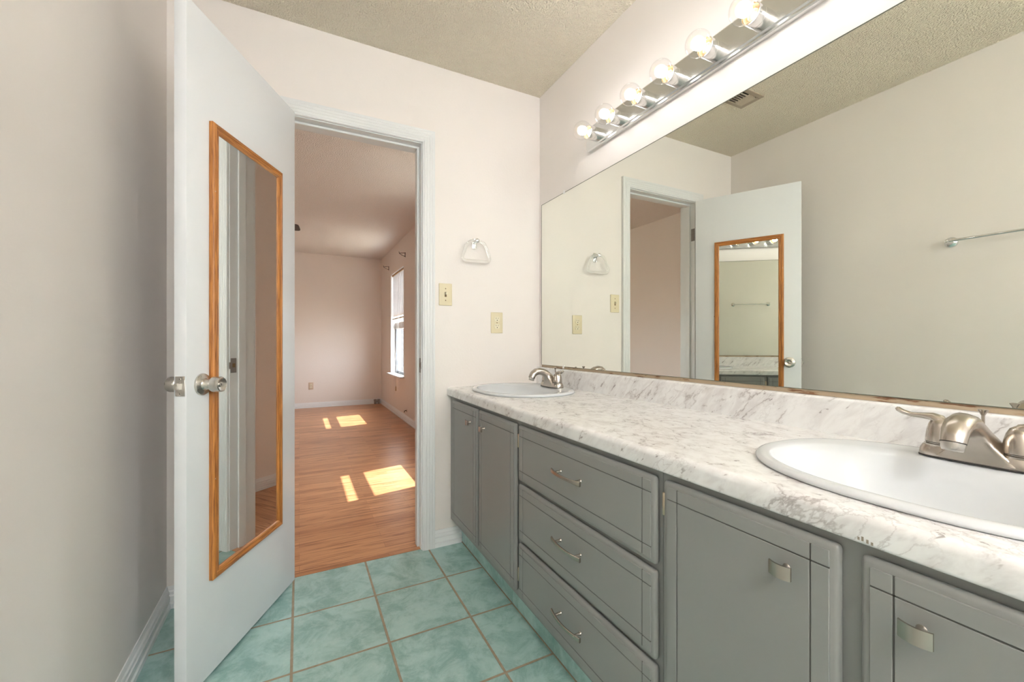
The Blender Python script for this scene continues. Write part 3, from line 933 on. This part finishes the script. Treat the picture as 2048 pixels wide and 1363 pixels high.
mb = MB(); mb.tube([(p.x, -.037 + .02 * (-p.z), p.z) for p in ringp], .0072, 14, closed=True)
mb.build('ring', M_acryl, tr_, 80)

sw = thing('light_switch', 'ivory toggle light switch beside the door casing', 'light switch', (.6686, D, 1.2822))
mb = MB(); mb.box((-.035, -.006, -.0565), (.035, 0, .0565), .004, 3); pl = mb.build('plate', M_ivory, sw)
mb = MB(); mb.box((-.0052, -.0064, -.0125), (.0052, -.005, .0125), 0); mb.build('slot', M_brownslot, pl, 0)
mb = MB(); mb.box((-.0042, -.021, -.001), (.0042, -.004, .009), .0015, 2); mb.build('toggle', M_ivory2, sw)
for dz in (-.030, .030):
    mb = MB(); mb.lathe([(.003, 0), (.0024, .001)], T((0, -.006, dz)) @ toY(1), 12); mb.build('screw', M_brownslot, pl)

def receptacle(parent, z, sc=1.0):
    mb = MB()
    pts = []
    for k in range(32):
        a = 2 * PI * k / 32; pts.append((.0165 * math.cos(a), max(-.0128, min(.0128, .0165 * math.sin(a)))))
    n = len(pts)
    vs = [(x, -.0085, z + q) for x, q in pts] + [(x, -.004, z + q) for x, q in pts]
    mb.add(vs, [[i, (i + 1) % n, n + (i + 1) % n, n + i] for i in range(n)] + [list(range(n))])
    o = mb.build('socket_face', M_ivory2, parent, 30)
    mb = MB()
    mb.box((-.0075, -.0089, z + .0005), (-.0055, -.0080, z + .0085)); mb.box((.0055, -.0089, z + .0015), (.0073, -.0080, z + .0080))
    mb.lathe([(.0027, 0), (.0027, .0007)], T((0, -.0083, z - .0065)) @ toY(1), 12)
    mb.build('slots', M_dark, o, 0)
ot = thing('outlet', 'ivory duplex outlet on the doorway wall above the far sink', 'outlet', (.9585, D, 1.1433))
mb = MB(); mb.box((-.035, -.006, -.0565), (.035, 0, .0565), .004, 3); pl = mb.build('plate', M_ivory, ot)
for z in (.0195, -.0195): receptacle(ot, z)
mb = MB(); mb.lathe([(.003, 0), (.0024, .001)], T((0, -.006, 0)) @ toY(1), 12); mb.build('screw', M_brownslot, pl)

# towel bar on the left wall (seen in the wide mirror)
tb = thing('towel_bar', 'chrome towel bar on the left wall seen in the wide mirror', 'towel bar', (XL, 0, 1.537))
for y in (.868, .442):
    mb = MB(); mb.lathe([(.026, 0), (.026, .004), (.023, .009), (.014, .014), (.0095, .020), (.0092, .058), (.0075, .064), (.001, .066)], T((0, y, 0)) @ toX(s=-1), 32)
    mb.build('flange', M_chrome, tb, 40)
mb = MB(); mb.tube([(.053, .875, 0), (.053, .435, 0)], .0062, 16); mb.build('bar', M_chrome, tb, 60)

# ceiling register (seen in the wide mirror)
vt = thing('ceiling_vent', 'tan metal ceiling register reflected near the top of the wide mirror', 'vent', (.215, 1.540, CE))
hx, hy = .125, .0715
mb = MB()
ix, iy = .092, .045
for lo, hi in (((-hx, -hy, -.006), (hx, -iy, 0)), ((-hx, iy, -.006), (hx, hy, 0)), ((-hx, -iy, -.006), (-ix, iy, 0)), ((ix, -iy, -.006), (hx, iy, 0))): mb.box(lo, hi, .0015, 1)
mb.build('frame', M_vent, vt)
mb = MB(); mb.box((-ix, -iy, -.0012), (ix, iy, -.0003)); mb.build('duct', M_ventd, vt, 0)
for k in range(4):
    y = 0; x = -ix + .010 + k * .0135
    mb = MB(); mb.prism([(-.002, -.014), (.001, -.015), (.009, -.0015), (.006, -.0015)], -iy + .0005, iy - .0005, lambda p, q, t, x=x: (x + p, t, q))
    mb.build('louver', M_louv, vt, 0)
for k in range(6):
    y = -iy + .008 + k * .0155
    mb = MB(); mb.prism([(-.001, -.013), (.0015, -.0135), (.007, -.0015), (.0045, -.0015)], -ix + .062, ix - .0005, lambda p, q, t, y=y: (t, y + p, q))
    mb.build('louver', M_louv, vt, 0)

# ------------------------------------------------------------------ bedroom contents
def window(name, Wd, label):
    y0, y1, z0, z1 = Wd
    wn = thing(name, label, 'window', (0, 0, 0), kind='structure')
    mb = MB(); xo = BXR + .13; xf = BXR + .065
    # white reveal lining and outer frame
    mb.box((BXR - .002, y0, z0), (xo, y0 + .008, z1)); mb.box((BXR - .002, y1 - .008, z0), (xo, y1, z1)); mb.box((BXR - .002, y0 + .008, z1 - .008), (xo, y1 - .008, z1))
    mb.build('frame', M_white, wn, 0)
    mb = MB(); mb.box((1.180, y0 - .035, z0 - .022), (xo, y1 + .035, z0 + .002), .005, 3); mb.build('sill', M_white, wn)
    a, b = y0 + .008, y1 - .008; c = z0 + .002; mr = 1.235
    mb = MB(); t = .042
    for lo, hi in (((xf, a, c), (xf + .03, a + t, mr)), ((xf, b - t, c), (xf + .03, b, mr)), ((xf, a + t, c), (xf + .03, b - t, c + .035))): mb.box(lo, hi, .002, 1)
    lo_ = mb.build('lower_sash', M_alu, wn)
    mb = MB(); mb.box((xf - .004, a, mr), (xf + .045, b, mr + .095), .003, 1); mb.build('meeting_rail', M_white, wn)
    mb = MB()
    for lo, hi in (((xf + .03, a, mr + .095), (xf + .055, a + t, z1 - .008)), ((xf + .03, b - t, mr + .095), (xf + .055, b, z1 - .008)), ((xf + .03, a + t, z1 - .04), (xf + .055, b - t, z1 - .008))): mb.box(lo, hi, .002, 1)
    mb.build('upper_sash', M_white, wn)
    mb = MB(); mb.box((xf + .013, a + t, c + .035), (xf + .017, b - t, mr)); mb.box((xf + .04, a + t, mr + .095), (xf + .044, b - t, z1 - .04)); mb.build('pane', M_pane, wn, 0)
    return wn
window('window_1', W1, 'bright window with half lowered blind past the doorway')
window('window_2', W2, 'window nearest the doorway that throws the near sun patch')

M_slat = plain('white_blind_slat', (0.62, 0.61, 0.62), 0.45, vary=0.01)
def blind(Wd, label, zb):
    y0, y1, z0, z1 = Wd; a, b = y0 + .014, y1 - .014; x = BXR + .028
    bl = thing('window_blind', label, 'blind', (x, (a + b) / 2, z1 - .0085)); oz = z1 - .0085; oy = (a + b) / 2
    mb = MB(); mb.box((-.0125, a - oy, -.026), (.0125, b - oy, 0), .002, 1); mb.build('headrail', M_brownrail, bl)
    mb = MB(); z = -.036; th = math.radians(58); n = 0
    while oz + z > zb + .03:
        dx, dz = .0125 * math.cos(th), .0125 * math.sin(th)
        mb.prism([(-dx, dz), (0, .0012), (dx, -dz), (dx - .0004, -dz - .0006), (0, .0002), (-dx - .0004, dz - .0006)], a - oy, b - oy, lambda p, q, t, z=z: (p, t, z + q))
        z -= .0195
    mb.build('slats', M_slat, bl, 0)
    mb = MB(); mb.box((-.0125, a - oy, zb - oz - .016), (.0125, b - oy, zb - oz), .003, 2); mb.build('bottom_rail', M_brownrail, bl)
    for dy in (.12, -.12 + (b - a)):
        pass
    return bl
M_brownrail = plain('tan_wood_rail', (0.45, 0.30, 0.16), 0.5, vary=0.1)
bl1 = blind(W1, 'white slatted blind pulled halfway down the far window', 1.392)
bl2 = blind(W2, 'white slatted blind on the window nearest the doorway', 1.392)
def cord(parent, y, z0, z1, x=-.065, tassel=True):
    oy, oz = parent.location.y, parent.location.z
    mb = MB(); mb.tube([(-.006, y - oy, -.02), (-.016, y - oy, -.2), (x + .012, y - oy, z0 - oz + .35), (x - .012, y - oy, .60 - oz), (x - .012, y - oy, z1 - oz)], .0017, 6)
    c = mb.build('cord', M_slat, parent, 60)
    if tassel:
        mb = MB(); mb.lathe([(.002, .012), (.006, -.004), (.008, -.055), (.003, -.060)], T((x - .012, y - oy, z1 - oz)), 10); mb.build('tassel', M_brownrail, c, 50)
cord(bl1, 5.90, .57, .42); cord(bl1, 6.00, .57, .30, tassel=False); cord(bl1, 5.70, .57, .44, tassel=False)

def bracket(y, z, label):
    t = thing('curtain_bracket', label, 'curtain bracket', (BXR, y, z), group='curtain rod brackets above the window')
    mb = MB(); mb.tube([(-.004, 0, .026), (-.005, 0, -.028)], .0045, 8); mb.lathe([(.007, 0), (.006, .005)], T((0, 0, .024)) @ toX(s=1), 12); mb.lathe([(.007, 0), (.006, .005)], T((0, 0, -.026)) @ toX(s=1), 12)
    mb.build('plate', M_bronze, t)
    mb = MB(); mb.tube([(-.005, 0, .024), (-.075, 0, .015), (-.082, 0, .018), (-.083, 0, .034)], .0035, 8); mb.tube([(-.005, 0, -.024), (-.045, 0, -.008), (-.080, 0, .010)], .003, 8)
    mb.build('arm', M_bronze, t)
bracket(5.53, 2.185, 'bronze curtain bracket above the near side of the far window')
bracket(6.66, 2.185, 'bronze curtain bracket near the far corner past the doorway')

ob = thing('outlet', 'small pale outlet low on the far wall past the doorway', 'outlet', (.166, BY, .345))
M_pinkpl = plain('beige_plastic', (0.60, 0.47, 0.36), 0.4)
mb = MB(); mb.box((-.035, -.006, -.0565), (.035, 0, .0565), .004, 2); mb.build('plate', M_pinkpl, ob)
for z in (.0195, -.0195): receptacle(ob, z)

cj = thing('cable_stub', 'short dark cable stub poking from the wall below the far window', 'cable', (BXR, 5.45, .150))
mb = MB(); mb.lathe([(.020, 0), (.018, .003)], T((0, 0, 0)) @ toX(s=1), 16); mb.build('plate', M_pinkpl, cj)
mb = MB(); mb.tube([(-.002, 0, 0), (-.02, -.005, .004), (-.035, -.022, 0), (-.04, -.04, -.012)], .005, 8); mb.build('wire', M_dark, cj)

M_stopgrey = plain('grey_fitting', (0.30, 0.27, 0.25), 0.5, vary=0.2, vscale=30)
df = thing('pipe_fitting', 'small grey double fitting on the floor in the far corner past the doorway', 'fitting', (1.165, BY - .05, .001))
for dx in (-.03, .025):
    mb = MB(); mb.lathe([(.020, 0), (.020, .055), (.024, .058), (.024, .078), (.018, .082)], T((dx, 0, 0)), 16); mb.build('cap', M_stopgrey, df)
mb = MB(); mb.tube([(-.03, 0, .045), (.025, 0, .045)], .012, 10); mb.build('link', M_stopgrey, df)

# ceiling fan: one blade tip shows past the door edge
fan = thing('ceiling_fan', 'dark ceiling fan whose blade tip shows past the open door', 'ceiling fan', (-.62, 5.05, CE))
mb = MB(); mb.lathe([(.06, 0), (.06, -.03), (.02, -.05), (.014, -.05), (.014, -.10)], None, 24); mb.build('canopy', M_bronze, fan)
mb = MB(); mb.lathe([(.03, -.09), (.10, -.105), (.11, -.13), (.11, -.19), (.07, -.215), (.02, -.22)], None, 32); mb.build('motor', M_bronze, fan)
for k in range(5):
    a = math.radians(-11 + 72 * k)
    M = Matrix.Rotation(a, 4, 'Z') @ T((0, 0, -.200)) @ Matrix.Rotation(math.radians(-15), 4, 'X')
    pts = rpoly([(.16, -.045, 0), (.635, -.065, 0), (.635, .065, 0), (.16, .045, 0)], [.01, .035, .035, .01], 5)
    n = len(pts); mb = MB()
    mb.add([(p.x, p.y, .003) for p in pts] + [(p.x, p.y, -.004) for p in pts], [list(range(n)), [n + i for i in range(n)][::-1]] + [[i, (i + 1) % n, n + (i + 1) % n, n + i] for i in range(n)], M=M)
    mb.box((.09, -.018, -.004), (.20, .018, .006), .003, 1, M=M)
    mb.build('blade', M_fan, fan, 30)

# outside the windows
struct('ground', boxes(((BXR + .16, -4, -.35), (14, 16, -.25))), M_ground, 'pale dry ground outside the window', 'ground', 0)
fe = thing('garden_fence', 'grey board fence glimpsed through the lower window sash', 'fence', (1.5, 9.6, -.25))
mb = MB()
for k in range(26):
    x = k * .3
    mb.box((x + .004, -.02, .03), (x + .296, .02, 2.45), .006, 1)
mb.build('boards', M_fence, fe)
for z in (.3, 2.1):
    mb = MB(); mb.box((0, .0205, z), (7.8, .06, z + .09), .004, 1); mb.build('rail', M_fence, fe)
for k in range(4):
    mb = MB(); mb.box((k * 2.5, .061, 0), (.1 + k * 2.5, .16, 2.55), .006, 1); mb.build('post', M_fence, fe)
